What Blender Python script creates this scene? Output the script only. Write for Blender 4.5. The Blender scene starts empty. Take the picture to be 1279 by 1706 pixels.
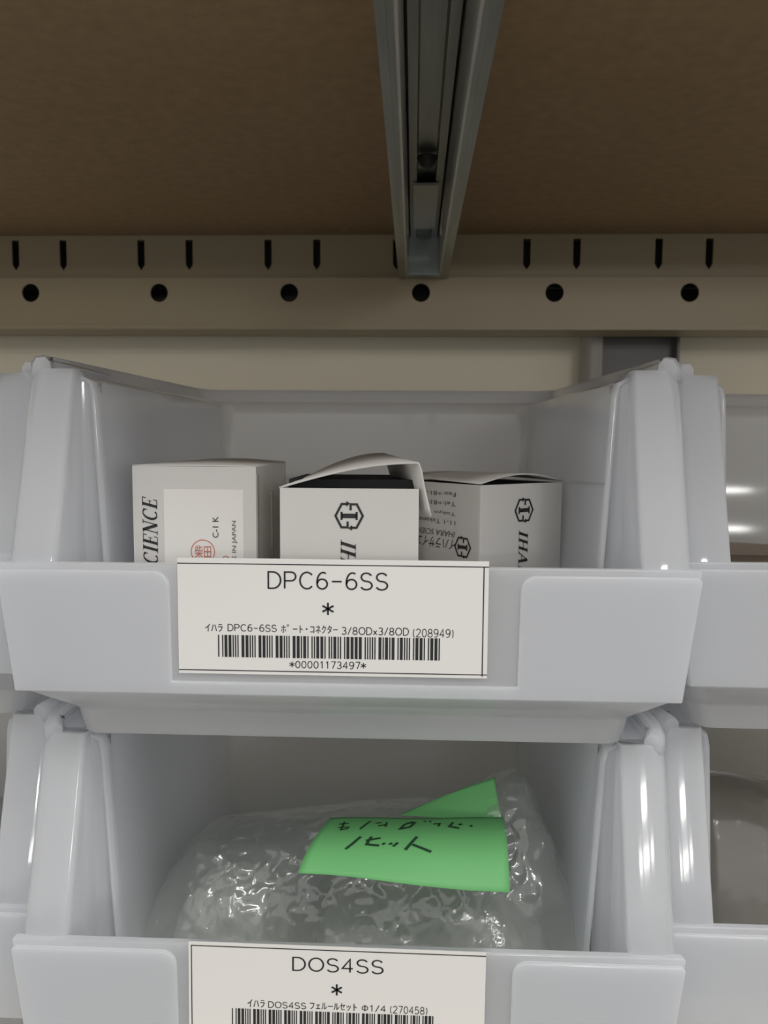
import bpy, bmesh, math, random
from mathutils import Vector, Matrix, noise

C = bpy.context.scene.collection
EYE = 1.35                      # height of the lens above the floor (m)
MM = 0.001

# ------------------------------------------------------------------ camera, world, lamps, exposure
sc = bpy.context.scene
cam_d = bpy.data.cameras.new('camera')
cam = bpy.data.objects.new('camera', cam_d); C.objects.link(cam)
rt = Vector((0.99923601, 0.03845844, 0.00695313)).normalized()
fw = Vector((-0.0376813, 0.99525771, -0.0896784)).normalized()
up = rt.cross(fw).normalized(); rt = fw.cross(up).normalized()
m = Matrix((rt, up, -fw)).transposed().to_4x4(); m.translation = Vector((0, 0, EYE))
cam.matrix_world = m
cam_d.sensor_fit = 'VERTICAL'; cam_d.sensor_height = 36.0
cam_d.lens = 36.0 * 1281 / 1706
cam_d.clip_start = 0.01; cam_d.clip_end = 50
cam_d.dof.use_dof = True; cam_d.dof.focus_distance = 0.235; cam_d.dof.aperture_fstop = 22
sc.camera = cam

w = bpy.data.worlds.new('world'); sc.world = w; w.use_nodes = True
w.node_tree.nodes['Background'].inputs[0].default_value = (1.0, 0.985, 0.965, 1)
w.node_tree.nodes['Background'].inputs[1].default_value = 0.80

def lamp(name, loc, sx, sy, watts, target, col=(1.0, 0.985, 0.96)):
    d = bpy.data.lights.new(name, 'AREA'); d.shape = 'RECTANGLE'; d.size = sx; d.size_y = sy
    d.energy = watts; d.color = col
    o = bpy.data.objects.new(name, d); C.objects.link(o); o.location = loc
    o.rotation_euler = (Vector(target) - Vector(loc)).to_track_quat('-Z', 'Y').to_euler()
    return o
lamp('ceiling_lamp', (0.35, -0.50, EYE + 1.20), 1.1, 0.07, 7.0, (0, 0.25, EYE - 0.1))
lamp('ceiling_lamp.001', (0.75, -0.75, EYE + 1.30), 1.2, 0.10, 3.5, (0, 0.25, EYE))

# ceiling tubes further down the room, on the right
for i_, (lx, ly) in enumerate(((2.55, -9.2), (2.3, -17.5), (4.0, -17.5), (5.2, -17.5), (7.2, -17.5))):
    lamp('ceiling_lamp.%03d' % (i_ + 2), (lx, ly, EYE + 1.2), 1.2, 0.30, 44, (0.1, 0.25, EYE - 0.1))
sc.cycles.max_bounces = 24; sc.cycles.diffuse_bounces = 14; sc.cycles.transparent_max_bounces = 16
vs = sc.view_settings
vs.view_transform = 'Standard'; vs.look = 'None'; vs.gamma = 1.0; vs.use_curve_mapping = False
vs.exposure = 0.0

# ------------------------------------------------------------------ materials
def schlick(nt, normal, gain=1.0):                  # same reflectance from either side of a thin skin
    lw = nt.nodes.new('ShaderNodeLayerWeight'); lw.inputs['Blend'].default_value = 0.5
    if normal: nt.links.new(normal, lw.inputs['Normal'])
    p = nt.nodes.new('ShaderNodeMath'); p.operation = 'POWER'; p.inputs[1].default_value = 5.0
    nt.links.new(lw.outputs['Facing'], p.inputs[0])
    a = nt.nodes.new('ShaderNodeMath'); a.operation = 'MULTIPLY_ADD'; a.use_clamp = True
    a.inputs[1].default_value = 0.9; a.inputs[2].default_value = 0.038 * gain
    nt.links.new(p.outputs[0], a.inputs[0])
    return a.outputs[0]
def mat(name, col, rough=0.5, metal=0.0, spec=0.5, noise_amt=0.0, noise_scale=60, bump=0.0, bump_scale=200, trans=0.0, aniso=None, gloss=0.0):
    M = bpy.data.materials.new(name); M.use_nodes = True
    nt = M.node_tree; b = nt.nodes['Principled BSDF']; out = nt.nodes['Material Output']
    b.inputs['Base Color'].default_value = (*col, 1); b.inputs['Roughness'].default_value = rough
    b.inputs['Metallic'].default_value = metal; b.inputs['Specular IOR Level'].default_value = spec
    tc = nt.nodes.new('ShaderNodeTexCoord')
    src = tc.outputs['Object']
    if aniso:
        mp = nt.nodes.new('ShaderNodeMapping'); mp.inputs['Scale'].default_value = aniso
        nt.links.new(src, mp.inputs['Vector']); src = mp.outputs['Vector']
    if noise_amt:
        n = nt.nodes.new('ShaderNodeTexNoise'); n.inputs['Scale'].default_value = noise_scale; n.inputs['Detail'].default_value = 6
        nt.links.new(src, n.inputs['Vector'])
        r = nt.nodes.new('ShaderNodeValToRGB')
        r.color_ramp.elements[0].position = 0.25; r.color_ramp.elements[1].position = 0.75
        r.color_ramp.elements[0].color = (*[c * (1 - noise_amt) for c in col], 1)
        r.color_ramp.elements[1].color = (*[min(1, c * (1 + noise_amt)) for c in col], 1)
        nt.links.new(n.outputs['Fac'], r.inputs['Fac']); nt.links.new(r.outputs['Color'], b.inputs['Base Color'])
    if bump:
        n2 = nt.nodes.new('ShaderNodeTexNoise'); n2.inputs['Scale'].default_value = bump_scale; n2.inputs['Detail'].default_value = 4
        nt.links.new(src, n2.inputs['Vector'])
        bp = nt.nodes.new('ShaderNodeBump'); bp.inputs['Strength'].default_value = bump; bp.inputs['Distance'].default_value = 0.001
        nt.links.new(n2.outputs['Fac'], bp.inputs['Height']); nt.links.new(bp.outputs['Normal'], b.inputs['Normal'])
    if trans:
        t = nt.nodes.new('ShaderNodeBsdfTranslucent'); t.inputs['Color'].default_value = (*col, 1)
        mx = nt.nodes.new('ShaderNodeMixShader'); mx.inputs[0].default_value = trans
        nt.links.new(b.outputs[0], mx.inputs[1]); nt.links.new(t.outputs[0], mx.inputs[2])
        nt.links.new(mx.outputs[0], out.inputs['Surface'])
        if gloss:                                   # clear moulded skin over the scattering body
            b.inputs['Specular IOR Level'].default_value = 0.0; b.inputs['Roughness'].default_value = 1.0
            g = nt.nodes.new('ShaderNodeBsdfGlossy'); g.inputs['Roughness'].default_value = rough; g.inputs['Color'].default_value = (1, 1, 1, 1)
            if bump: nt.links.new(bp.outputs['Normal'], g.inputs['Normal'])
            fr = schlick(nt, bp.outputs['Normal'] if bump else None, gloss)
            m2 = nt.nodes.new('ShaderNodeMixShader'); nt.links.new(fr, m2.inputs[0])
            nt.links.new(mx.outputs[0], m2.inputs[1]); nt.links.new(g.outputs[0], m2.inputs[2]); nt.links.new(m2.outputs[0], out.inputs['Surface'])
    return M

M_wall = mat('wall_paint', (0.63, 0.575, 0.45), 0.6, noise_amt=0.03, noise_scale=8)
M_floor = mat('floor_vinyl', (0.20, 0.19, 0.18), 0.5, noise_amt=0.1, noise_scale=5)
M_mdf = mat('fibreboard', (0.315, 0.212, 0.112), 0.75, noise_amt=0.14, noise_scale=190, bump=0.1, bump_scale=600)
M_beam = mat('beam_paint', (0.275, 0.226, 0.138), 0.45, noise_amt=0.03, noise_scale=20)
M_post = mat('post_paint', (0.10, 0.095, 0.09), 0.5)
M_zinc = mat('galvanised_steel', (0.36, 0.38, 0.345), 0.34, metal=0.9, noise_amt=0.18, noise_scale=30, aniso=(8, 0.6, 8))
M_zinc2 = mat('zinc_plate', (0.42, 0.47, 0.47), 0.35, metal=0.9, noise_amt=0.12, noise_scale=60)
M_plate = mat('bright_zinc_and_lit_legs', (0.62, 0.61, 0.56), 0.4, metal=0.7)  # bright zinc of the splice plate, also the lit tone of the channel legs
M_edge = mat('edge_grey', (0.30, 0.285, 0.26), 0.5)  # lighter grey than the post
M_dark = mat('dark_steel_and_shade', (0.05, 0.045, 0.04), 0.5)  # steel of the screw, and shade painted behind the beam holes
M_pp = mat('translucent_plastic', (0.935, 0.944, 0.96), 0.075, bump=0.02, bump_scale=30, trans=0.765, gloss=1.1)
M_card = mat('label_card', (0.82, 0.805, 0.775), 0.35)
M_ink = mat('black_ink', (0.018, 0.018, 0.02), 0.5)
M_greyink = mat('grey_ink', (0.10, 0.10, 0.10), 0.5)
M_redink = mat('red_ink', (0.62, 0.17, 0.13), 0.5)
M_carton = mat('white_carton', (0.69, 0.67, 0.64), 0.4, noise_amt=0.02, noise_scale=40)
M_cartin = mat('grey_carton_inside', (0.42, 0.39, 0.35), 0.7, noise_amt=0.1, noise_scale=200)
M_sticker = mat('white_sticker', (0.86, 0.83, 0.79), 0.4)
M_green = mat('green_paper', (0.185, 0.55, 0.20), 0.55, noise_amt=0.02, noise_scale=30, trans=0.2)
M_pen = mat('pen_ink', (0.012, 0.05, 0.02), 0.5)
M_brown = mat('brown_carton', (0.30, 0.25, 0.20), 0.6, noise_amt=0.08, noise_scale=80)
M_inshade = mat('black_inside_shade', (0.015, 0.015, 0.017), 0.8)  # black painted in for the shade inside the cartons

def film(name, tint, body, haze, shine=1.4, rough=0.07, bump=0.15, scale=300):
    M = bpy.data.materials.new(name); M.use_nodes = True
    nt = M.node_tree; out = nt.nodes['Material Output']; nt.nodes.remove(nt.nodes['Principled BSDF'])
    N = nt.nodes.new; L = nt.links.new
    tc = N('ShaderNodeTexCoord'); n = N('ShaderNodeTexNoise'); n.inputs['Scale'].default_value = scale; n.inputs['Detail'].default_value = 3
    L(tc.outputs['Object'], n.inputs['Vector'])
    bp = N('ShaderNodeBump'); bp.inputs['Strength'].default_value = bump; bp.inputs['Distance'].default_value = 0.001
    L(n.outputs['Fac'], bp.inputs['Height'])
    tr = N('ShaderNodeBsdfTransparent'); tr.inputs['Color'].default_value = (*tint, 1)
    gl = N('ShaderNodeBsdfGlossy'); gl.inputs['Roughness'].default_value = rough; gl.inputs['Color'].default_value = (1, 1, 1, 1)
    L(bp.outputs['Normal'], gl.inputs['Normal'])
    df = N('ShaderNodeBsdfDiffuse'); df.inputs['Color'].default_value = (*body, 1)
    tl = N('ShaderNodeBsdfTranslucent'); tl.inputs['Color'].default_value = (*body, 1)
    hz = N('ShaderNodeMixShader'); hz.inputs[0].default_value = 0.5; L(df.outputs[0], hz.inputs[1]); L(tl.outputs[0], hz.inputs[2])
    m1 = N('ShaderNodeMixShader'); m1.inputs[0].default_value = haze; L(tr.outputs[0], m1.inputs[1]); L(hz.outputs[0], m1.inputs[2])
    fr = schlick(nt, bp.outputs['Normal'], shine)
    m2 = N('ShaderNodeMixShader'); L(fr, m2.inputs[0]); L(m1.outputs[0], m2.inputs[1]); L(gl.outputs[0], m2.inputs[2])
    L(m2.outputs[0], out.inputs['Surface'])
    return M
M_film = film('clear_film', (0.97, 0.98, 0.97), (0.84, 0.88, 0.84), 0.24, 2.2, 0.09)
M_film2 = film('milky_film', (0.95, 0.95, 0.93), (0.86, 0.88, 0.84), 0.32, 2.5)
M_film3 = film('smoky_film', (0.85, 0.83, 0.79), (0.42, 0.395, 0.35), 0.60, 2.0, 0.14, 0.15, 120)

# ------------------------------------------------------------------ helpers
def link(o, parent=None):
    C.objects.link(o)
    if parent: o.parent = parent
    return o
def mesh_obj(name, verts, faces, material, parent=None, smooth=None, solid=0, bev=0, loc=None, offset=-1, fix=True):
    me = bpy.data.meshes.new(name); me.from_pydata([tuple(v) for v in verts], [], faces); me.update()
    if fix:
        bm = bmesh.new(); bm.from_mesh(me); bmesh.ops.recalc_face_normals(bm, faces=bm.faces); bm.to_mesh(me); bm.free()
    me.materials.append(material)
    if smooth is not None:
        me.shade_smooth(); me.set_sharp_from_angle(angle=math.radians(smooth))
    o = bpy.data.objects.new(name, me); link(o, parent)
    if loc: o.location = loc
    if solid:
        s = o.modifiers.new('Solidify', 'SOLIDIFY'); s.thickness = solid; s.offset = offset
    if bev:
        b = o.modifiers.new('Bevel', 'BEVEL'); b.width = bev; b.segments = 3; b.limit_method = 'ANGLE'; b.angle_limit = math.radians(35)
        b.harden_normals = False
    return o
def empty(name, loc=(0, 0, 0), label=None, cat=None, group=None, rotz=0):
    o = bpy.data.objects.new(name, None); C.objects.link(o); o.location = loc; o.rotation_euler = (0, 0, rotz)
    o.empty_display_size = 0.02
    if label: o['label'] = label
    if cat: o['category'] = cat
    if group: o['group'] = group
    return o
def box_geo(x0, x1, y0, y1, z0, z1):
    v = [(x0,y0,z0),(x1,y0,z0),(x1,y1,z0),(x0,y1,z0),(x0,y0,z1),(x1,y0,z1),(x1,y1,z1),(x0,y1,z1)]
    f = [(0,3,2,1),(4,5,6,7),(0,1,5,4),(1,2,6,5),(2,3,7,6),(3,0,4,7)]
    return v, f
def box(name, x0, x1, y0, y1, z0, z1, material, parent=None, bev=0.0):
    v, f = box_geo(x0, x1, y0, y1, z0, z1)
    return mesh_obj(name, v, f, material, parent, bev=bev, smooth=40 if bev else None)
def joined(*geos):
    V, F = [], []
    for v, f in geos:
        n = len(V); V += list(v); F += [tuple(i + n for i in q) for q in f]
    return V, F
def prism(poly, y0, y1):                       # polygon in (x, z), extruded along y
    n = len(poly)
    v = [(x, y0, z) for x, z in poly] + [(x, y1, z) for x, z in poly]
    f = [tuple(range(n)), tuple(range(2*n-1, n-1, -1))] + [(i, i+n, (i+1) % n + n, (i+1) % n) for i in range(n)]
    return v, f
def holed_plate(outline, holes, thick):        # 2D plate with real holes; local xy plane -> list verts/faces
    cu = bpy.data.curves.new('tmp', 'CURVE'); cu.dimensions = '2D'; cu.fill_mode = 'BOTH'; cu.extrude = thick / 2
    for pts in [outline] + holes:
        s = cu.splines.new('POLY'); s.points.add(len(pts) - 1); s.use_cyclic_u = True
        for p, q in zip(s.points, pts): p.co = (q[0], q[1], 0, 1)
    o = bpy.data.objects.new('tmp', cu); C.objects.link(o)
    dg = bpy.context.evaluated_depsgraph_get(); dg.update()
    me = bpy.data.meshes.new_from_object(o.evaluated_get(dg))
    v = [tuple(p.co) for p in me.vertices]; f = [tuple(p.vertices) for p in me.polygons]
    bpy.data.objects.remove(o); bpy.data.curves.remove(cu); bpy.data.meshes.remove(me)
    return v, f
def text_geo(body, shear=0.0, bold=0.0):
    cu = bpy.data.curves.new('tmp', 'FONT'); cu.body = body; cu.size = 1; cu.shear = shear; cu.offset = bold; cu.resolution_u = 3
    o = bpy.data.objects.new('tmp', cu); C.objects.link(o)
    dg = bpy.context.evaluated_depsgraph_get(); dg.update()
    me = bpy.data.meshes.new_from_object(o.evaluated_get(dg))
    v = [(p.co.x, p.co.y) for p in me.vertices]; f = [tuple(p.vertices) for p in me.polygons]
    bpy.data.objects.remove(o); bpy.data.curves.remove(cu); bpy.data.meshes.remove(me)
    return v, f
def fit(geo, x0, x1, y0, y1):                  # scale 2D geometry into a rectangle
    v, f = geo
    a, b = min(p[0] for p in v), max(p[0] for p in v); c, d = min(p[1] for p in v), max(p[1] for p in v)
    return [(x0 + (p[0]-a)/(b-a)*(x1-x0), y0 + (p[1]-c)/(d-c)*(y1-y0)) for p in v], f
def print_on(name, geo, frame, material, parent, lift=0.0002):
    """lay 2D geometry on a face: frame = (origin, right, up) in the parent's space"""
    o, r, u = [Vector(q) for q in frame]; n = r.cross(u).normalized()
    v = [o + r*p[0] + u*p[1] + n*lift for p in geo[0]]
    ob = mesh_obj(name, v, geo[1], material, parent, fix=False)
    return ob
def rot2(geo, a):
    c, s = math.cos(a), math.sin(a)
    return [(c*x - s*y, s*x + c*y) for x, y in geo[0]], geo[1]
def quad(x0, x1, y0, y1): return [(x0,y0),(x1,y0),(x1,y1),(x0,y1)], [(0,1,2,3)]
def stroke(pts, wd):                           # flat ribbon with mitred joints
    V, F = [], []; n = len(pts)
    for i, p in enumerate(pts):
        a = Vector(pts[max(i-1, 0)]); b = Vector(pts[min(i+1, n-1)]); p = Vector(p)
        d1 = (p - a).normalized() if i > 0 else (b - p).normalized()
        d2 = (b - p).normalized() if i < n-1 else d1
        t = (d1 + d2).normalized(); k = 1 / max(0.4, t.dot(d1))
        w_ = wd[i] if isinstance(wd, (list, tuple)) else wd
        nn = Vector((-t.y, t.x)) * w_ / 2 * k
        V += [tuple(p + nn), tuple(p - nn)]
        if i: F.append((2*i-2, 2*i-1, 2*i+1, 2*i))
    return V, F

# serif italic capitals (height 1)
def serif(x, y, wd=0.34): return quad(x - wd/2, x + wd/2, y, y + 0.045) if y < .5 else quad(x - wd/2, x + wd/2, y - 0.045, y)
def arc(cx, cy, rx, ry, a0, a1, t0, t1, n=18):
    pts, ws = [], []
    for i in range(n + 1):
        a = math.radians(a0 + (a1 - a0) * i / n)
        pts.append((cx + rx*math.cos(a), cy + ry*math.sin(a))); k = abs(math.cos(a)); ws.append(t0 + (t1 - t0)*k)
    return stroke(pts, ws)
def glyph(ch):
    T, t = 0.17, 0.055
    if ch == 'I': return joined(quad(.14, .14+T, 0, 1), serif(.215, 0), serif(.215, 1)), .43
    if ch == 'H': return joined(quad(.12, .12+T, 0, 1), quad(.60, .60+T, 0, 1), quad(.12, .7, .48, .53), serif(.195, 0), serif(.195, 1), serif(.675, 0), serif(.675, 1)), .87
    if ch == 'A': return joined(stroke([(.10, 0), (.42, 1)], t), stroke([(.40, 1), (.68, 0)], T), quad(.2, .58, .32, .37), serif(.1, 0, .26), serif(.68, 0, .32)), .84
    if ch == 'E': return joined(quad(.12, .12+T, 0, 1), quad(.05, .62, 0, .045), quad(.05, .62, .955, 1), quad(.2, .48, .48, .53), quad(.57, .62, 0, .25), quad(.57, .62, .75, 1), quad(.45, .49, .38, .63)), .70
    if ch == 'N': return joined(quad(.16, .16+t, 0, 1), quad(.66, .66+t, 0, 1), stroke([(.17, .97), (.67, .02)], T), serif(.18, 0, .26), serif(.12, 1, .26), serif(.69, 1, .26)), .86
    if ch == 'C': return joined(arc(.40, .5, .30, .47, 48, 312, .05, .15), quad(.60, .65, .68, .95)), .74
    if ch == 'S': return joined(arc(.33, .73, .2, .23, 30, 270, .06, .13), arc(.33, .26, .22, .24, 90, -150, .06, .13)), .62
    if ch == 'R': return joined(quad(.12, .12+T, 0, 1), arc(.36, .73, .22, .25, 90, -90, .05, .14), quad(.2, .38, .955, 1), quad(.2, .38, .46, .51), stroke([(.36, .5), (.66, 0)], T), serif(.195, 0)), .78
def serif_word(word, shear=0.24):
    out = ([], []); x = 0
    for ch in word:
        g, adv = glyph(ch)
        out = joined(out, ([(p[0] + x + shear*p[1], p[1]) for p in g[0]], g[1])); x += adv
    return out
def maker_mark():                              # open hexagon of two hooked strokes round a bar
    half = joined(stroke([(.10, .38), (.10, .78), (.52, .78), (.92, 0), (.50, -.80), (.16, -.80)], .15),
                  ([(.20, -.62), (.20, -1.0), (-.06, -.84)], [(0, 2, 1)]))
    half2 = rot2(half, math.pi)
    bar = joined(quad(-.5, .5, -.15, .15), quad(-.58, -.44, -.27, .27), quad(.44, .58, -.27, .27))
    return joined(half, half2, bar)
C39 = {'0':'000110100','1':'100100001','2':'001100001','3':'101100000','4':'000110001','5':'100110000','6':'001110000','7':'000100101','8':'100100100','9':'001100100','*':'010010100'}
def code39(s):
    out = ([], []); x = 0
    for ch in s:
        for i, b in enumerate(C39[ch]):
            wd = 2.4 if b == '1' else 1
            if i % 2 == 0: out = joined(out, quad(x, x + wd, 0, 1))
            x += wd
        x += 1
    return out

# ------------------------------------------------------------------ the setting
def structure(o): o['kind'] = 'structure'; return o
structure(box('wall_back', -4, 9, 0.50, 0.58, 0, 2.7, M_wall))
structure(box('floor', -4, 9, -19, 0.58, -0.05, 0, M_floor))

# ------------------------------------------------------------------ shelving rack
E_ = EYE
rack = empty('shelving_rack', (0, 0.44, 0), 'beige steel shelving rack with punched rear beam and galvanised channel above the bins', 'shelving')
def w2(o_v, parent): return [(v[0] - parent.location.x, v[1] - parent.location.y, v[2] - parent.location.z) for v in o_v]
def rpart(name, geo, material, parent=rack, **k):
    root = rack.location
    return mesh_obj(name, [(v[0]-root.x, v[1]-root.y, v[2]-root.z) for v in geo[0]], geo[1], material, parent, **k)

holeX = [3.2 + 74.15*k for k in range(-5, 6)]
def circ(cx, cy, r, n=28): return [(cx + r*math.cos(2*math.pi*i/n), cy + r*math.sin(2*math.pi*i/n)) for i in range(n)]
X0, X1 = -0.42, 0.42
lower = holed_plate([(X0, .0640), (X1, .0640), (X1, .0919), (X0, .0919)], [circ(x*MM, .0838, .0051) for x in holeX], .0012)
def slot(x): return [(x-.0021, .1160), (x+.0021, .1160), (x+.0021, .1020), (x, .0988), (x-.0021, .1020)]
slots = []
for x in holeX: slots += [slot(x*MM - .0141), slot(x*MM + .0141)]
upper = holed_plate([(X0, .0925), (X1, .0925), (X1, .1186), (X0, .1186)], slots, .0012)
def stand(geo, y): return [(p[0], y + p[2], p[1] + E_) for p in geo[0]], geo[1]
bl = stand(lower, .4406); bu = stand(upper, .4526)
ledge = box_geo(X0, X1, .4402, .4530, E_+.0912, E_+.0922)
bot = box_geo(X0, X1, .4402, .468, E_+.0634, E_+.0644)
lipb = box_geo(X0, X1, .4665, .468, E_+.0634, E_+.0690)
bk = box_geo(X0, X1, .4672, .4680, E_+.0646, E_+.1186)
foldstrip = prism([(X0, E_+.0634), (X1, E_+.0634), (X1, E_+.0660), (X0, E_+.0660)], .4392, .4404)
rpart('rear_beam', joined(bl, bu, ledge, bot, lipb, foldstrip), M_beam)
rpart('beam_shade_sheet', bk, M_dark)  # added dark sheet, stands for the shade seen through the holes

# galvanised channel that carries the board, open side down
cxm = .0043
ch0, ch1 = .150, .4394
def chx(pts): return [(cxm + a*MM, E_ + b*MM) for a, b in pts]
web = prism(chx([(-9.4,118.4),(9.4,118.4),(9.4,117.4),(8.2,117.4),(7.2,113.4),(4.2,113.4),(3.6,116.4),(-3.6,116.4),(-4.2,113.4),(-7.2,113.4),(-8.2,117.4),(-9.4,117.4)]), ch0, ch1)
lips = []
for s_ in (-1, 1):
    lips.append(prism(chx([(s_*13.6,91.4),(s_*9.5,91.4),(s_*9.5,92.4),(s_*12.9,92.4),(s_*12.9,96.0),(s_*13.6,96.0)]), ch0, ch1))
    lips.append(prism(chx([(s_*11.9,91.1),(s_*11.2,91.1),(s_*11.2,91.4),(s_*11.9,91.4)]), ch0, ch1))
channel = rpart('support_channel', joined(web, *lips), M_zinc, smooth=30)
for s_ in (-1, 1):
    ov = [(.385 + .026*math.cos(2*math.pi*i/24), .1085 + .0050*math.sin(2*math.pi*i/24)) for i in range(24)]
    lg = holed_plate([(ch0, .0916), (ch1, .0916), (ch1, .1173), (ch0, .1173)], [ov], .0008)
    rpart('channel_leg', ([(cxm + s_*(.0091 - .0006*(p[1]-.0914)/.026) + p[2], p[0], p[1] + E_) for p in lg[0]], lg[1]), M_plate, channel)  # legs look lit by their brighter colour, not by a lamp
rpart('splice_plate', box_geo(cxm-.0055, cxm+.0055, .347, .415, E_+.1118, E_+.1130), M_plate, channel)
br = joined(box_geo(cxm-.0086, cxm+.0086, .4366, .4376, E_+.0915, E_+.1165), box_geo(cxm-.0086, cxm+.0086, .4300, .4372, E_+.0913, E_+.0921),
            box_geo(cxm-.0006, cxm+.0006, .4360, .4368, E_+.0925, E_+.1160))
rpart('end_bracket', br, M_zinc2, channel)
sv, sf = [], []
for a in range(7):
    th = math.pi/2*a/6
    for b in range(20): sv.append((cxm + .0040*math.cos(th)*math.cos(2*math.pi*b/20), .322 + .0040*math.cos(th)*math.sin(2*math.pi*b/20), E_ + .1150 - .0046*math.sin(th)))
for a in range(6):
    for b in range(20): sf.append((a*20+b, a*20+(b+1) % 20, (a+1)*20+(b+1) % 20, (a+1)*20+b))
sf.append(tuple(range(20)))
rpart('screw', (sv, sf), M_dark, channel, smooth=50)
# upright at the back, seen in the gap right of the middle
pz0, pz1 = 0.0, EYE + .45
postp = [(.1140, .4990), (.1140, .4830), (.1575, .4830), (.1575, .4750), (.1590, .4750), (.1590, .4990)]
npp = len(postp)
pv = [(x, y, pz0) for x, y in postp] + [(x, y, pz1) for x, y in postp]
rpart('upright_post', (pv, [tuple(range(npp)), tuple(range(2*npp-1, npp-1, -1))] + [(i, (i+1) % npp, (i+1) % npp + npp, i+npp) for i in range(npp)]), M_post)
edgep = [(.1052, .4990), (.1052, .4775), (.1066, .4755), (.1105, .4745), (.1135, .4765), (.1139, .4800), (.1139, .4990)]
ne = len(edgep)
rpart('edge_strip', ([(x, y, pz0) for x, y in edgep] + [(x, y, pz1) for x, y in edgep], [tuple(range(ne)), tuple(range(2*ne-1, ne-1, -1))] + [(i, (i+1) % ne, (i+1) % ne + ne, i+ne) for i in range(ne)]), M_edge)  # strip along the left of the post, in a lighter grey
LOWZ = EYE - .2137
rpart('lower_shelf', box_geo(X0, X1, .185, .475, LOWZ-.03, LOWZ), M_wall)

bv, bf = box_geo(-.42, .42, -.150, .1695, 0, .018)
board = mesh_obj('shelf_board', bv, bf, M_mdf, loc=(0, .300, EYE + .1188))
board['label'] = 'brown fibreboard shelf panel overhead, seen from below on the punched beam'; board['category'] = 'shelf board'

# ------------------------------------------------------------------ parts bins
def ring_path(z, wf, wb, yf, yb, r, n=7):
    pts = [(-wf, yf, z)]; nf = 11
    for k in (.01, .022, .036, .052, .07, .09, .2, .4, .6, .8):
        pts.append((-wf + (wf-wb)*k, yf + (yb-r-yf)*k, z))
    for i in range(n+1):
        a = math.pi - math.pi/2*i/n; pts.append((-wb + r + r*math.cos(a), yb - r + r*math.sin(a), z))
    for i in range(1, 4): pts.append((-wb + r + (2*wb - 2*r)*i/4, yb, z))
    mir = [(-x, y, z) for x, y, z in reversed(pts[:nf+n+1])]
    out = pts + mir
    if z > 112.9:                                  # front end of the rim rounds into the flange corner
        for e, (x, y, zz) in enumerate(out):
            t_ = min(1, max(0, (y-20.5)/13)); k_ = 1 - math.sqrt(max(0, 1 - (1-t_)**2))
            out[e] = (x - math.copysign(4.5*k_, x), y, zz - 1.2*k_) if y < 34 else (x, y, zz)
    return [tuple(c*MM for c in p) for p in out]
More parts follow.
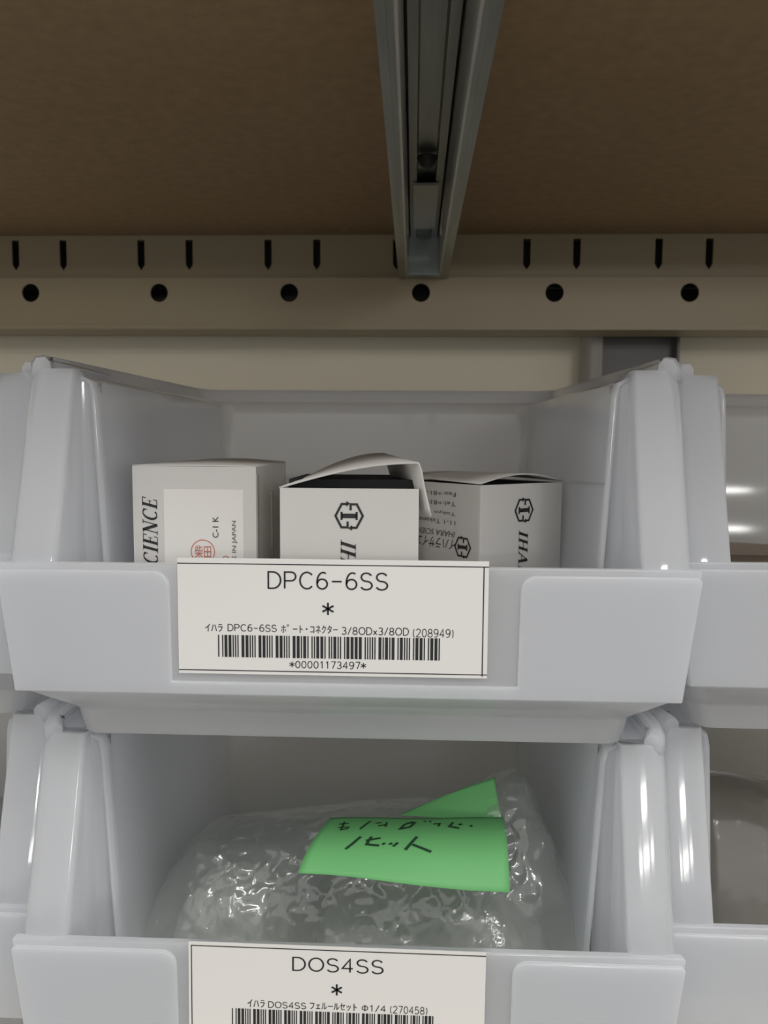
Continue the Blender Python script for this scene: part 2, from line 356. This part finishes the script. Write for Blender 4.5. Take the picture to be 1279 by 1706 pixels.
def make_bin(label):
    t = empty('parts_bin', (0, 0, 0), label, 'bin', 'stacked parts bins')
    # tub: floor, sides and back with the stacking ledge and rolled rim
    spec = [(9.5, 76.5, 74, 25, 174, 8), (13, 78.4, 75.4, 25, 176, 8), (60, 81.2, 77.8, 25, 178.8, 8), (108, 83.6, 79.8, 25, 179.6, 8), (111.5, 84.2, 80.6, 25, 180.6, 8.6), (112.6, 86.5, 82.5, 24.6, 183, 9),
            (113, 96.5, 89.6, 22.2, 187, 12), (114.5, 98.2, 91.2, 21.6, 188, 13), (118.3, 98.8, 91.8, 21.2, 188.6, 13), (119.4, 99.8, 92.6, 21, 189.5, 13.5), (119.2, 101.2, 94, 21, 190.6, 14.5), (118, 101.9, 94.7, 21, 191.2, 15), (114, 102.0, 94.8, 21, 191.3, 15)]
    rings = [ring_path(*s) for s in spec]; n = len(rings[0])
    V = [p for r in rings for p in r]; F = []
    for a in range(len(rings)-1):
        for i in range(n-1): F.append((a*n+i, a*n+i+1, (a+1)*n+i+1, (a+1)*n+i))
    F.append(tuple(range(n)))
    for e in (0, n-1): F.append(tuple(a*n+e for a in range(6, len(rings))))
    fv = len(V); V += [(-.0765, .021, .0095), (.0765, .021, .0095)]; F.append((0, n-1, fv+1, fv))
    mesh_obj('tub', V, F, M_pp, t, smooth=50, solid=.0016, offset=1)
    # front flanges of the side walls
    for s in (-1, 1):
        zl = [17.5, 18.5, 30, 45, 57.6, 70, 85, 100, 108, 112, 114, 116, 117.4, 118.5, 119.3]
        V, F = [], []
        for zi, z in enumerate(zl):
            k = max(0, min(1, (z-18.5)/39.1)); xo = 97.5 + 4.4*k if z >= 18.5 else 97.2
            yf = max(2.6, 2.6 + (min(z, 116)-57.6)/58.4*17.4)
            pts = [(82.0, 30), (83.6, 27), (84.6, 25.2), (86.6, 24.8), (86.6, yf+1.0), (86.9, yf+.35), (87.7, yf), (xo-5.5, yf), (xo-3, yf+.5), (xo-1.2, yf+1.9), (xo-.3, yf+4.2), (xo, yf+7), (xo, 30), (xo-1.5, 70)]
            top = [112.6, 112.6, 112.6, 116, 116, 116, 116, 116, 116.4, 117.6, 118.8, 119.3, 119.3, 119.3]
            for j, (x, y) in enumerate(pts):
                zz = min(z, top[j])
                rr = max(0, z - 109)/10.3                       # outer corner rounds over at the top
                if j >= 8: x -= 5.0*(1 - math.sqrt(max(0, 1 - rr*rr)))*(.5 if j == 8 else .85 if j == 9 else 1)
                V.append((s*x*MM, y*MM, zz*MM))
        m_ = len(pts)
        for a in range(len(zl)-1):
            for i in range(m_-1): F.append((a*m_+i, a*m_+i+1, (a+1)*m_+i+1, (a+1)*m_+i))
        b0 = (len(zl)-1)*m_
        back = len(V); ids = list(range(3, 12))
        for j in ids: x, y, z = V[b0+j]; V.append((x, .0255, z))
        for q in range(len(ids)-1): F.append((b0+ids[q], b0+ids[q+1], back+q+1, back+q))
        if s < 0: F = [tuple(reversed(f)) for f in F]
        mesh_obj('side_flange', V, F, M_pp, t, smooth=50, solid=.0014, offset=-1)
    # front panel with two raised pads round the card recess
    plate = prism([(-.1034, .0568), (-.1027, .0576), (.1027, .0576), (.1034, .0568), (.0988, .0185), (-.0988, .0185)], .0014, .0040)
    po = [(-103.0, 54.4), (-102.0, 55.6), (-56, 55.6)] + [(-56 + 4.6*math.sin(a), 51 + 4.6*math.cos(a)) for a in [math.pi/2*i/6 for i in range(1, 7)]]
    po = po + [(-51.0, 22.6)]
    left = po; right = [(-x, z) for x, z in reversed(po)]
    pad = left + right + [(98.6, 18.7), (-98.6, 18.7)]
    pad = [(x*MM, z*MM) for x, z in pad]
    mesh_obj('front_panel', *joined(prism(pad, 0, .0016), plate), M_pp, t, bev=.0007, smooth=45)
    # base: bevelled underside and stacking foot
    def loop(z, w_f, w_b, yf, yb, r, n=5):
        L = []
        for (cx_, cy_, a0) in ((-w_f+r, yf+r, math.pi), (w_f-r, yf+r, 1.5*math.pi), (w_b-r, yb-r, 0), (-w_b+r, yb-r, .5*math.pi)):
            for i in range(n+1):
                a = a0 + math.pi/2*i/n; L.append(((cx_ + r*math.cos(a))*MM, (cy_ + r*math.sin(a))*MM, z*MM))
        return L
    lp = [loop(*q) for q in ((19.2, 97.2, 90, .8, 186, 4), (18.2, 97, 90, 1.6, 186, 4), (7.8, 91.6, 86, 18.2, 184, 6), (6.8, 90.8, 85.6, 19.4, 183.6, 6), (6.0, 90.3, 85.4, 20.0, 183.4, 6), (-1.2, 88.6, 84.6, 20.6, 182.8, 6), (-2.0, 88, 84, 21.2, 182.2, 6))]
    n2 = len(lp[0]); V = [p for q in lp for p in q]; F = []
    for a in range(len(lp)-1):
        for i in range(n2): F.append((a*n2+i, a*n2+(i+1) % n2, (a+1)*n2+(i+1) % n2, (a+1)*n2+i))
    F.append(tuple((len(lp)-1)*n2 + i for i in range(n2)))
    mesh_obj('base_foot', V, F, M_pp, t, smooth=40, solid=.0015, offset=-1)
    return t
def copy_tree(o, parent=None):
    c = o.copy(); C.objects.link(c)
    if parent: c.parent = parent
    for ch in list(o.children): copy_tree(ch, c)
    return c

ZU = EYE - .0935; ZL = ZU - .118
bin0 = make_bin('translucent white parts bin of the upper row, holding three small white cartons')
bin0.location = (-.020, .220, ZU)
others = [('translucent white parts bin of the lower row, holding a clear bag and green notes', (-.0199, .220, ZL)),
          ('translucent white parts bin cut off at the right edge, level with the cartons', (.1850, .236, ZU)),
          ('translucent white parts bin cut off at the right edge, holding a smoky grey bag', (.1850, .236, ZL)),
          ('translucent white parts bin at the left edge, only a sliver beside the cartons', (-.2260, .236, ZU)),
          ('translucent white parts bin at the left edge, only a sliver beside the clear bag', (-.2260, .236, ZL))]
bins = [bin0]
for lb, loc in others:
    b = copy_tree(bin0); b['label'] = lb; b.location = loc; bins.append(b)

# ------------------------------------------------------------------ cards on the two middle bins
def make_card(parent, W, H, ox, oz, tilt, items, name='label_card'):
    """card in the recess of a front panel; items are drawn in card mm, origin top left, y down"""
    y = .0007
    a = math.radians(tilt)
    r = Vector((math.cos(a), 0, math.sin(a))); u = Vector((-math.sin(a), 0, math.cos(a)))
    o = Vector((ox*MM, y, oz*MM))
    P = lambda x, yy: o + r*(x*MM) - u*(yy*MM)
    v = [P(0, H), P(W, H), P(W, 0), P(0, 0)]; v2 = [p + Vector((0, .0003, 0)) for p in v]
    card = mesh_obj(name, v + v2, [(0,1,2,3),(7,6,5,4),(0,4,5,1),(1,5,6,2),(2,6,7,3),(3,7,4,0)], M_card, parent)
    for nm, geo in items:
        g = ([(x*MM, -yy*MM) for x, yy in geo[0]], geo[1])
        print_on(nm, g, (o, r, u), M_ink, card, .00012)
    return card
def T(body, x0, x1, y0, y1, s, bold=0.0, shear=0.0):       # text into a box, y down, scaled by s mm per unit
    v, f = fit(text_geo(body, shear, bold), x0*s, x1*s, -y1*s, -y0*s)
    return [(x, -y) for x, y in v], f
def Q(x0, x1, y0, y1, s): return quad(x0*s, x1*s, y0*s, y1*s)
def A_(cx, cy, rx, ry, a0, a1, n=14): return [(cx + rx*math.cos(math.radians(a0+(a1-a0)*i/n)), cy + ry*math.sin(math.radians(a0+(a1-a0)*i/n))) for i in range(n+1)]
def six(): return [A_(.29, .30, .27, .30, 180, 540, 22), A_(.34, .42, .32, .58, 62, 180) + [(.02, .30)]]
MONO = {'D': ([[(0,0),(0,1),(.24,1)] + A_(.24,.5,.42,.5,88,-88) + [(.24,0),(-.04,0)]], .66), 'P': ([[(0,0),(0,1),(.34,1)] + A_(.34,.735,.25,.265,85,-85) + [(.34,.47),(0,.47)]], .6),
 'C': ([A_(.37,.5,.37,.5,42,318,20)], .68), 'S': ([A_(.29,.75,.27,.25,22,270) + A_(.29,.245,.30,.255,88,-158)], .6), 'O': ([A_(.39,.5,.39,.5,90,450,26)], .78),
 '0': ([A_(.28,.5,.27,.5,90,450,24)], .56), '1': ([[(.08,.80),(.28,.98),(.28,0)]], .5), '2': ([A_(.27,.73,.26,.27,165,-35) + [(0,0),(.56,0)]], .56),
 '3': ([A_(.26,.75,.24,.25,150,-80) + A_(.26,.25,.28,.25,80,-150)], .56), '4': ([[(.42,0),(.42,1),(0,.29),(.58,.29)]], .58), '5': ([[(.5,1),(.1,1),(.05,.52)] + A_(.26,.32,.28,.32,125,-150)], .56), '6': (six(), .57),
 '7': ([[(0,1),(.54,1),(.2,0)]], .54), '8': ([A_(.28,.75,.23,.25,90,450,20), A_(.28,.25,.28,.25,90,450,22)], .56), '9': ([[(.57-x, 1-y) for x, y in q] for q in six()], .57),
 '-': ([[(.02,.46),(.54,.46)]], .56), '/': ([[(0,-.04),(.42,1.04)]], .42), 'x': ([[(0,0),(.42,.6)], [(0,.6),(.42,0)]], .42), '(': ([A_(.32,.45,.3,.66,130,230)], .2), ')': ([A_(-.12,.45,.3,.66,50,-50)], .2),
 '*': ([[(.25,.1),(.25,.9)], [(-.08,.3),(.58,.7)], [(-.08,.7),(.58,.3)]], .5), '\u03a6': ([A_(.36,.5,.34,.36,90,450,22), [(.36,0),(.36,1)]], .72), ' ': ([], .3)}
def mono_geo(text, sw, gap=.22):
    out = ([], []); x = 0
    for ch in text:
        st_, adv = MONO[ch]
        for q in st_: out = joined(out, stroke([(px+x, py) for px, py in q], sw))
        x += adv + gap
    return out
def TM(body, x0, x1, y0, y1, s, sw=.095, gap=.22):
    v, f = fit(mono_geo(body, sw, gap), x0*s, x1*s, -y1*s, -y0*s)
    return [(x, -y) for x, y in v], f
s1 = 91.0/1156
barc = fit(code39('*00001173497*'), 0, 1, 0, 1)
items = [('lettering', TM('DPC6-6SS', 338, 787, 46, 114, s1)), ('lettering', TM('*', 541, 586, 162, 208, s1, .12)),
         ('lettering', joined(T('ｲﾊﾗ', 102, 168, 248, 278, s1), TM('DPC6-6SS', 187, 372, 248, 276, s1, .11), T('ﾎﾟｰﾄ･ｺﾈｸﾀｰ', 388, 600, 246, 279, s1),
                              TM('3/8ODx3/8OD', 615, 865, 252, 282, s1, .11), TM('(208949)', 880, 1030, 252, 288, s1, .10))),
         ('barcode', ([((150 + x*830)*s1, (290 + y*84)*s1) for x, y in barc[0]], barc[1])),
         ('lettering', TM('*00001173497*', 418, 707, 382, 413, s1, .11)),
         ('border_line', joined(Q(0, 1156, 19, 22.5, s1), Q(1136, 1140, 21, 432, s1), Q(0, 1156, 424, 427.5, s1)))]
make_card(bin0, 91.0, 34.6, -48.9, 59.6, 0.0, items)
s2 = 91.0/1107
barc2 = fit(code39('*00000270458*'), 0, 1, 0, 1)
items = [('lettering', TM('DOS4SS', 390, 731, 40, 100, s2)), ('lettering', TM('*', 536, 578, 146, 190, s2, .12)),
         ('lettering', joined(T('ｲﾊﾗ', 222, 287, 219, 250, s2), TM('DOS4SS', 300, 443, 222, 250, s2, .11), T('ﾌｪﾙｰﾙｾｯﾄ', 457, 633, 220, 249, s2), TM('\u03a61/4', 651, 740, 221, 249, s2, .11), TM('(270458)', 757, 895, 220, 253, s2, .10))),
         ('barcode', ([((163 + x*755)*s2, (257 + y*80)*s2) for x, y in barc2[0]], barc2[1])),
         ('border_line', joined(Q(10, 1107, 12, 15.5, s2), Q(10, 13.5, 12, 410, s2), Q(10, 1107, 406, 409.5, s2)))]
make_card(bins[1], 91.0, 34.6, -47.6, 58.7, -0.35, items)

# ------------------------------------------------------------------ cartons in the upper bin
FLOOR_U = ZU + .0113
def carton(label, x, y, rotz, W, D, ztop):
    t = empty('carton', (x, y, FLOOR_U), label, 'box', 'small white cartons', rotz)
    return t, ztop + EYE - FLOOR_U
# left carton, closed
cA, H = carton('white carton with a printed white sticker and red stamp, leftmost in the upper bin', -.0925, .250, 0, .041, .058, 0)
H = -.0078 + EYE - FLOOR_U
WA, DA = .0410, .0585
tt = .0006
g = joined(box_geo(0, WA, 0, tt, 0, H-.0004), box_geo(0, tt, tt, DA, 0, H-.0004), box_geo(WA-tt, WA, tt*2, DA, 0, H-.0004), box_geo(0, WA, DA-tt, DA, 0, H-.0004), box_geo(0, WA, 0, DA, 0, tt))
mesh_obj('carton_body', *g, M_carton, cA)
# lid slightly bowed
def bowed_lid(W, D, z, rise, nx=10):
    V, F = [], []
    for i in range(nx+1):
        k = i/nx; V += [(W*k, 0, z + rise*math.sin(math.pi*k)*.15), (W*k, D, z + rise*math.sin(math.pi*k))]
        if i: F.append((2*i-2, 2*i, 2*i+1, 2*i-1))
    return V, F
mesh_obj('lid', *bowed_lid(WA, DA, H, .0012), M_carton, cA, solid=.0005, smooth=40, offset=-1)
mesh_obj('glue_flap', *joined(box_geo(WA, WA+.0004, .0004, .0030, .0, H-.003), box_geo(WA, WA+.0006, .026, .0272, .0, H-.010)), M_cartin, cA)
stx0, stx1, stz = .0104, .0368, H-.0079
st = mesh_obj('sticker', *box_geo(stx0, stx1, -.0002, 0, stz-.036, stz), M_sticker, cA)
def frameA(x, z): return ((x, -.0002, z), (1, 0, 0), (0, 0, 1))
p2m = .250/1281
def pxA(px, py): return ((px-220)*p2m, H - (py-775)*p2m)
gw = rot2(fit(serif_word('SCIENCE'), 0, 132*p2m, 0, 26*p2m), math.pi/2)
ax, az = pxA(262, 960)
print_on('lettering', gw, ((ax, 0, az), (1,0,0), (0,0,1)), M_ink, cA)
ax, az = pxA(366, 897)
print_on('lettering', rot2(fit(text_geo('C-1 K'), 0, 36*p2m, 0, 10*p2m), math.pi/2), frameA(ax, az), M_ink, st)
ax, az = pxA(398, 962)
print_on('lettering', rot2(fit(text_geo('MADE IN JAPAN'), 0, 94*p2m, 0, 9*p2m), math.pi/2), frameA(ax, az), M_greyink, st)
ax, az = pxA(339, 921)
ringg = stroke([(20*p2m*math.cos(2*math.pi*i/40), 20*p2m*math.sin(2*math.pi*i/40)) for i in range(41)], 1.3*p2m)
kan = rot2(fit(text_geo('柴田'), -14*p2m, 14*p2m, -11*p2m, 11*p2m), 0)
print_on('stamp', joined(ringg, kan), frameA(ax, az), M_redink, st)
ax, az = pxA(378, 935)
print_on('stamp', stroke([(6*p2m*math.cos(2*math.pi*i/20), 7*p2m*math.sin(2*math.pi*i/20)) for i in range(21)], 1.3*p2m), frameA(ax, az), M_redink, st)

# middle carton, lid sprung open
cB, _ = carton('white carton with its lid sprung open, in the middle of the upper bin', -.0416, .238, 0, 0, 0, 0)
HB = -.0142 + EYE - FLOOR_U; WB, DB = .0434, .054
g = joined(box_geo(0, WB, 0, tt, 0, HB), box_geo(0, tt, tt, DB, 0, HB), box_geo(WB-tt, WB, tt, DB, 0, HB), box_geo(0, WB, DB-tt, DB, 0, HB), box_geo(0, WB, 0, DB, 0, tt))
mesh_obj('carton_body', *g, M_carton, cB, bev=.0002)
mesh_obj('inner_flap', *box_geo(.001, .0425, .0012, .030, HB-.0016, HB-.0012), M_carton, cB)
mesh_obj('inner_shade', *box_geo(.001, WB-.001, .012, DB-.001, .004, HB+.0022), M_inshade, cB)  # added black block for the shade under the open lid
# lid: curls up from the left edge to the right, then the tuck flap drops outside the right wall
V, F = [], []; nx = 14; prof = []
for i in range(nx+1):
    k = i/nx; prof.append((WB*1.0*k - .0002, HB + .0082*math.sin(k*math.pi/2)**1.0 * (1 - .02*k)))
for i in range(1, 8):
    k = i/7; prof.append((WB + .0004 + .0034*k**1.3, HB + .0080 - .0165*k))
for x, z in prof:
    kk = x/WB
    V += [(x, .0002, z), (x - (.0128*max(0, kk)) if x < WB else x - .0128 + (x-WB)*.6, .044, z + .0022*math.sin(min(1, max(0, kk))*math.pi/2))]
for i in range(1, len(prof)): F.append((2*i-2, 2*i, 2*i+1, 2*i-1))
lid = mesh_obj('lid', V, F, M_carton, cB, solid=.0006, smooth=40, offset=0)
lid.data.materials.append(M_cartin)
p2b = .238/1281
def pxB(px, py): return ((px-467)*p2b, HB - (py-817)*p2b)
ax, az = pxB(584, 863)
mk = fit(maker_mark(), -25*p2b, 25*p2b, -25*p2b, 25*p2b)
print_on('maker_mark', mk, ((ax, 0, az), (1,0,0), (0,0,1)), M_ink, cB)
gi = rot2(fit(serif_word('IHARA'), 0, 118*p2b, 0, 27*p2b), -math.pi/2)
ax, az = pxB(569, 903)
print_on('lettering', gi, ((ax, 0, az), (1,0,0), (0,0,1)), M_ink, cB)

# right carton, turned so its corner faces out
angC = math.radians(40)
cC, _ = carton('white carton turned corner forward with bulging lid, rightmost in the upper bin', .0236, .270, angC, 0, 0, 0)
HC = -.0146 + EYE - FLOOR_U; WC, DC = .0440, .044
g = joined(box_geo(0, WC, 0, tt, 0, HC), box_geo(0, tt, tt, DC, 0, HC), box_geo(WC-tt, WC, tt, DC, 0, HC), box_geo(0, WC, DC-tt, DC, 0, HC), box_geo(0, WC, 0, DC, 0, tt))
mesh_obj('carton_body', *g, M_carton, cC, bev=.0002)
V, F = [], []; nx = 12
for i in range(nx+1):
    k = i/nx
    for j in range(5):
        l = j/4; V.append((WC*k, DC*l, HC + .0003 + .0030*math.sin(math.pi*k)*(1-l*.6) + .0012*l))
    if i:
        for j in range(4): F.append(((i-1)*5+j, i*5+j, i*5+j+1, (i-1)*5+j+1))
mesh_obj('lid', V, F, M_carton, cC, solid=.0005, smooth=40, offset=1)
mesh_obj('inner_shade', *box_geo(.001, WC-.001, .001, DC-.001, .004, HC-.0002), M_inshade, cC)  # black fill, makes the gap under the bulging lid read as shaded
p2c = .275/1281/math.cos(angC)
frC = lambda x, z: ((x, 0, z), (1,0,0), (0,0,1))
mk = fit(maker_mark(), -.0052, .0052, -.0049, .0049)
xm = 85*p2c
print_on('maker_mark', mk, frC(.0225, HC-.0098), M_ink, cC)
gi = rot2(fit(serif_word('IHARA'), 0, .0225, 0, .0052), -math.pi/2)
print_on('lettering', gi, frC(.0198, HC-.0170), M_ink, cC)
# left face of the right carton: address printed upside down
def frL(y, z): return ((0, y, z), (0, -1, 0), (0, 0, 1))
def updown(geo): return rot2(geo, math.pi)
lines = [('Fax:+81-3-5', .0042, 1.6, 22), ('Tel:+81-3-6', .0077, 1.6, 22), ('Tokyo 108-', .0112, 1.6, 21), ('11-1 Takanawa', .0146, 1.6, 25), ('IHARA SCIENCE', .0186, 2.2, 26)]
for tx, dz, h, wd in lines:
    print_on('lettering', updown(fit(text_geo(tx, .25 if 'SCI' in tx else 0), 0, wd*MM, 0, h*MM)), frL(.0125, HC-dz+.001), M_greyink, cC)
print_on('lettering', updown(fit(text_geo('イハラサイエンス', .25), 0, .029, 0, .0040)), frL(.0125, HC-.0205), M_ink, cC)
print_on('maker_mark', fit(maker_mark(), -.0044, .0044, -.0042, .0042), frL(.0085, HC-.0228), M_ink, cC)

# carton deep in the right hand bin
t = empty('carton', (.128, .290, ZU+.0113), 'dull brown carton low inside the bin at the right edge of the upper row', 'box')
mesh_obj('carton_body', *box_geo(0, .085, 0, .07, 0, .0325), M_brown, t, bev=.0006)
mesh_obj('lid', *joined(box_geo(-.001, .086, -.001, .071, .0327, .0350), prism([(.0, .0350), (.083, .0350), (.03, .0395), (0, .0410)], .045, .0455)), M_brown, t)

# ------------------------------------------------------------------ clear bag, pouch and notes in the lower bin
FL = ZL + .0113
crest = [(-.104, -.192), (-.098, -.176), (-.093, -.166), (-.080, -.1525), (-.062, -.1490), (-.040, -.1460), (-.020, -.1425), (-.010, -.1415), (.010, -.1400), (.026, -.1350), (.034, -.1285), (.042, -.1260), (.047, -.133), (.054, -.149), (.062, -.168), (.070, -.190)]
def interp(tab, x):
    if x <= tab[0][0]: return tab[0][1]
    for (a, b), (c, d) in zip(tab, tab[1:]):
        if x <= c: return b + (d-b)*(x-a)/(c-a)
    return tab[-1][1]
def bag_mesh(name, parent, material, crest, y0, yc, y1, zb, amp, seed, nu=90, nv=46, loc=(0,0,0), freq=38, sharp=0.0):
    xa, xb = crest[0][0], crest[-1][0]; V, F = [], []
    for i in range(nu+1):
        u = i/nu; x = xa + (xb-xa)*u
        zc = interp(crest, x) + EYE
        edge = min(1, 5*min(u, 1-u))
        for j in range(nv+1):
            v = j/nv
            if v < .5:
                k = v/.5; y = y0 + (yc-y0)*(k**1.25); z = zb + (zc-zb)*math.sin(k*math.pi/2)**.85
            else:
                k = (v-.5)/.5; y = yc + (y1-yc)*(k**.9); z = zc - (zc-zb)*(1-math.cos(k*math.pi/2))
            p = Vector((x, y, z))*freq + Vector((0, 0, seed))
            # crumpled film: pyramidal cells with sharp creases at three sizes
            d = (noise.voronoi(p*.55)[0][1] - noise.voronoi(p*.55)[0][0])*.9 + (noise.voronoi(p*1.7)[0][1] - noise.voronoi(p*1.7)[0][0])*.50 + (noise.voronoi(p*4.3)[0][0])*.27 + noise.noise(p*.8)*.5 - .5
            d2 = noise.noise(p*1.9 + Vector((9, 3, 7)))
            kk = amp*edge*math.sin(math.pi*min(1, max(0, v)))**.4
            V.append((x + d2*kk*.6 - loc[0], y - d*kk*.9 - loc[1], max(zb, z + d*kk*.35) - loc[2]))
    n = nv+1
    for i in range(nu):
        for j in range(nv): F.append((i*n+j, (i+1)*n+j, (i+1)*n+j+1, i*n+j+1))
    base = len(V)
    F.append(tuple(i*n for i in range(nu, -1, -1)) + tuple(i*n+nv for i in range(nu+1)))     # underside
    return mesh_obj(name, V, F, material, parent, smooth=60, loc=None)
root = (-.02, .30, FL+.0004)
bag = empty('plastic_bag', root, 'crinkled clear plastic bag under the green notes in the lower bin', 'bag')
bag_mesh('film_pouch', bag, M_film, crest, .2460, .280, .365, FL+.0004, .0052, 2.3, nu=220, nv=120, loc=root, freq=92)
root2 = (-.066, .275, FL+.0016)
pouch = empty('inner_pouch', root2, 'small milky pouch bulging inside the clear bag, left of the green note', 'pouch')
crest2 = [(-.088, -.188), (-.084, -.172), (-.076, -.162), (-.064, -.158), (-.052, -.164), (-.044, -.178), (-.040, -.190)]
bag_mesh('pouch_film', pouch, M_film2, crest2, .2475, .268, .315, FL+.0016, .0028, 7.7, nu=70, nv=50, loc=root2, freq=90)
root4 = (.0, .28, FL+.0016)
pouch2 = empty('inner_pouch', root4, 'milky pouch filling the clear bag below the green note', 'pouch')
crest4 = [(-.036, -.190), (-.03, -.172), (-.01, -.164), (.015, -.160), (.035, -.165), (.048, -.178), (.054, -.190)]
bag_mesh('pouch_film', pouch2, M_film2, crest4, .2475, .275, .330, FL+.0016, .003, 4.1, nu=90, nv=50, loc=root4, freq=80)

# green notes
def note_obj(label, S, nu=20, nv=14, strokes=None, th=.0002):
    V = [S(i/nu, j/nv) for i in range(nu+1) for j in range(nv+1)]; n = nv+1
    F = [(i*n+j, (i+1)*n+j, (i+1)*n+j+1, i*n+j+1) for i in range(nu) for j in range(nv)]
    c = sum((Vector(v) for v in V), Vector())/len(V)
    zmin = min(v[2] for v in V); c.z = zmin
    t = empty('sticky_note', c, label, 'sticky note', 'green sticky notes')
    mesh_obj('paper', [Vector(v)-c for v in V], F, M_green, t, smooth=60, solid=th, offset=0, fix=False)
    if strokes:
        VV, FF = [], []
        for st_, wd in strokes:
            # resample
            pts = []
            for a, b in zip(st_, st_[1:]):
                for q in range(4): pts.append((a[0]+(b[0]-a[0])*q/4, a[1]+(b[1]-a[1])*q/4))
            pts.append(st_[-1])
            asp = .065/.034
            g = stroke([(p[0]*asp, p[1]) for p in pts], wd)
            nn = len(VV)
            for p in g[0]:
                uu, vv = p[0]/asp, p[1]
                q = Vector(S(uu, vv)); e = 1e-3
                nrm = (Vector(S(uu+e, vv))-q).cross(Vector(S(uu, vv+e))-q).normalized()
                if nrm.z < 0: nrm = -nrm
                VV.append(q + nrm*.0003 - c)
            FF += [tuple(i+nn for i in f) for f in g[1]]
        mesh_obj('handwriting', VV, FF, M_pen, t, fix=False)
    return t
def S_front(u, v):                             # v = 0 bottom edge, 1 = far end over the crest
    # control rows: bottom edge, fold, far end
    bl, brr = Vector((-.0366, .2400, -.1412)), Vector((.0326, .2385, -.1450))
    ml, mr = Vector((-.0345, .2470, -.1350)), Vector((.0330, .2470, -.1355))
    tl, tr = Vector((-.0310, .2560, -.1345)), Vector((.0335, .2560, -.1330))
    el, er = Vector((-.0290, .2680, -.1362)), Vector((.0335, .2680, -.1345))
    L = [bl.lerp(brr, u), ml.lerp(mr, u), tl.lerp(tr, u), el.lerp(er, u)]
    # Bezier through the rows
    a = (1-v)**3; b = 3*v*(1-v)**2; c_ = 3*v*v*(1-v); d = v**3
    p = L[0]*a + L[1]*b + L[2]*c_ + L[3]*d
    bot_sag = (1-v)*(.0022*math.sin(math.pi*min(1, u*1.25))*1.0 if u < .8 else 0)
    p.z += bot_sag*.6 + EYE
    p.y += -.0020*math.sin(math.pi*u)*(1-v) + .0004*math.sin(9*u)
    return tuple(p)
W_ = .020
hw = [([(0.24, 0.531), (0.215, 0.411), (0.19, 0.32)], W_*1.50), ([(0.275, 0.467), (0.345, 0.524)], W_*1.38), ([(0.295, 0.539), (0.285, 0.407), (0.35, 0.4)], W_*1.50), ([(0.365, 0.441), (0.375, 0.422)], W_*1.75), ([(0.4, 0.449), (0.41, 0.43)], W_*1.75), ([(0.44, 0.464), (0.42, 0.403)], W_*1.38), ([(0.53, 0.577), (0.485, 0.366)], W_*1.62), ([(0.515, 0.449), (0.615, 0.358)], W_*1.50), ([(0.085, 0.799), (0.135, 0.814)], W_*1.12), ([(0.09, 0.716), (0.155, 0.724)], W_*1.12), ([(0.105, 0.859), (0.115, 0.66), (0.15, 0.694)], W_*1.12), ([(0.25, 0.882), (0.215, 0.682)], W_*1.25), ([(0.285, 0.822), (0.315, 0.844)], W_*1.12), ([(0.305, 0.765), (0.34, 0.795)], W_*1.12), ([(0.345, 0.856), (0.345, 0.754)], W_*1.12), ([(0.455, 0.844), (0.5, 0.863), (0.48, 0.761), (0.43, 0.716), (0.445, 0.81), (0.49, 0.893)], W_*1.38), ([(0.55, 0.893), (0.56, 0.908)], W_*1.50), ([(0.58, 0.893), (0.59, 0.908)], W_*1.50), ([(0.605, 0.833), (0.64, 0.844), (0.635, 0.78)], W_*1.25), ([(0.715, 0.867), (0.695, 0.776), (0.75, 0.739)], W_*1.50), ([(0.745, 0.81), (0.765, 0.825)], W_*1.50), ([(0.81, 0.795), (0.82, 0.773)], W_*1.62)]
note_obj('green sticky note with two lines of handwriting, draped over the clear bag', S_front, 28, 18, hw)
def S_back(u, v):
    a = Vector((-.004, .2750, -.1380)); b = Vector((.0335, .2690, -.1380))
    c_ = Vector((.0065, .2790, -.1350)); d = Vector((.0315, .2800, -.1250))
    p = a.lerp(b, u).lerp(c_.lerp(d, u), v)
    p.y += .001*math.sin(math.pi*u)
    p.z += EYE
    return tuple(p)
note_obj('blank green sticky note corner standing up behind the handwritten note', S_back)

# smoky bag in the lower right bin
root3 = (.15, .32, FL+.0004)
sb = empty('plastic_bag', root3, 'smoky grey plastic bag in the lower bin at the right edge', 'bag')
crest3 = [(.105, -.185), (.1085, -.146), (.114, -.133), (.13, -.134), (.15, -.1365), (.18, -.139), (.22, -.140), (.25, -.16), (.262, -.19)]
bag_mesh('film_pouch', sb, M_film3, crest3, .2620, .300, .385, FL+.0004, .004, 5.5, nu=110, nv=70, loc=root3, freq=42)
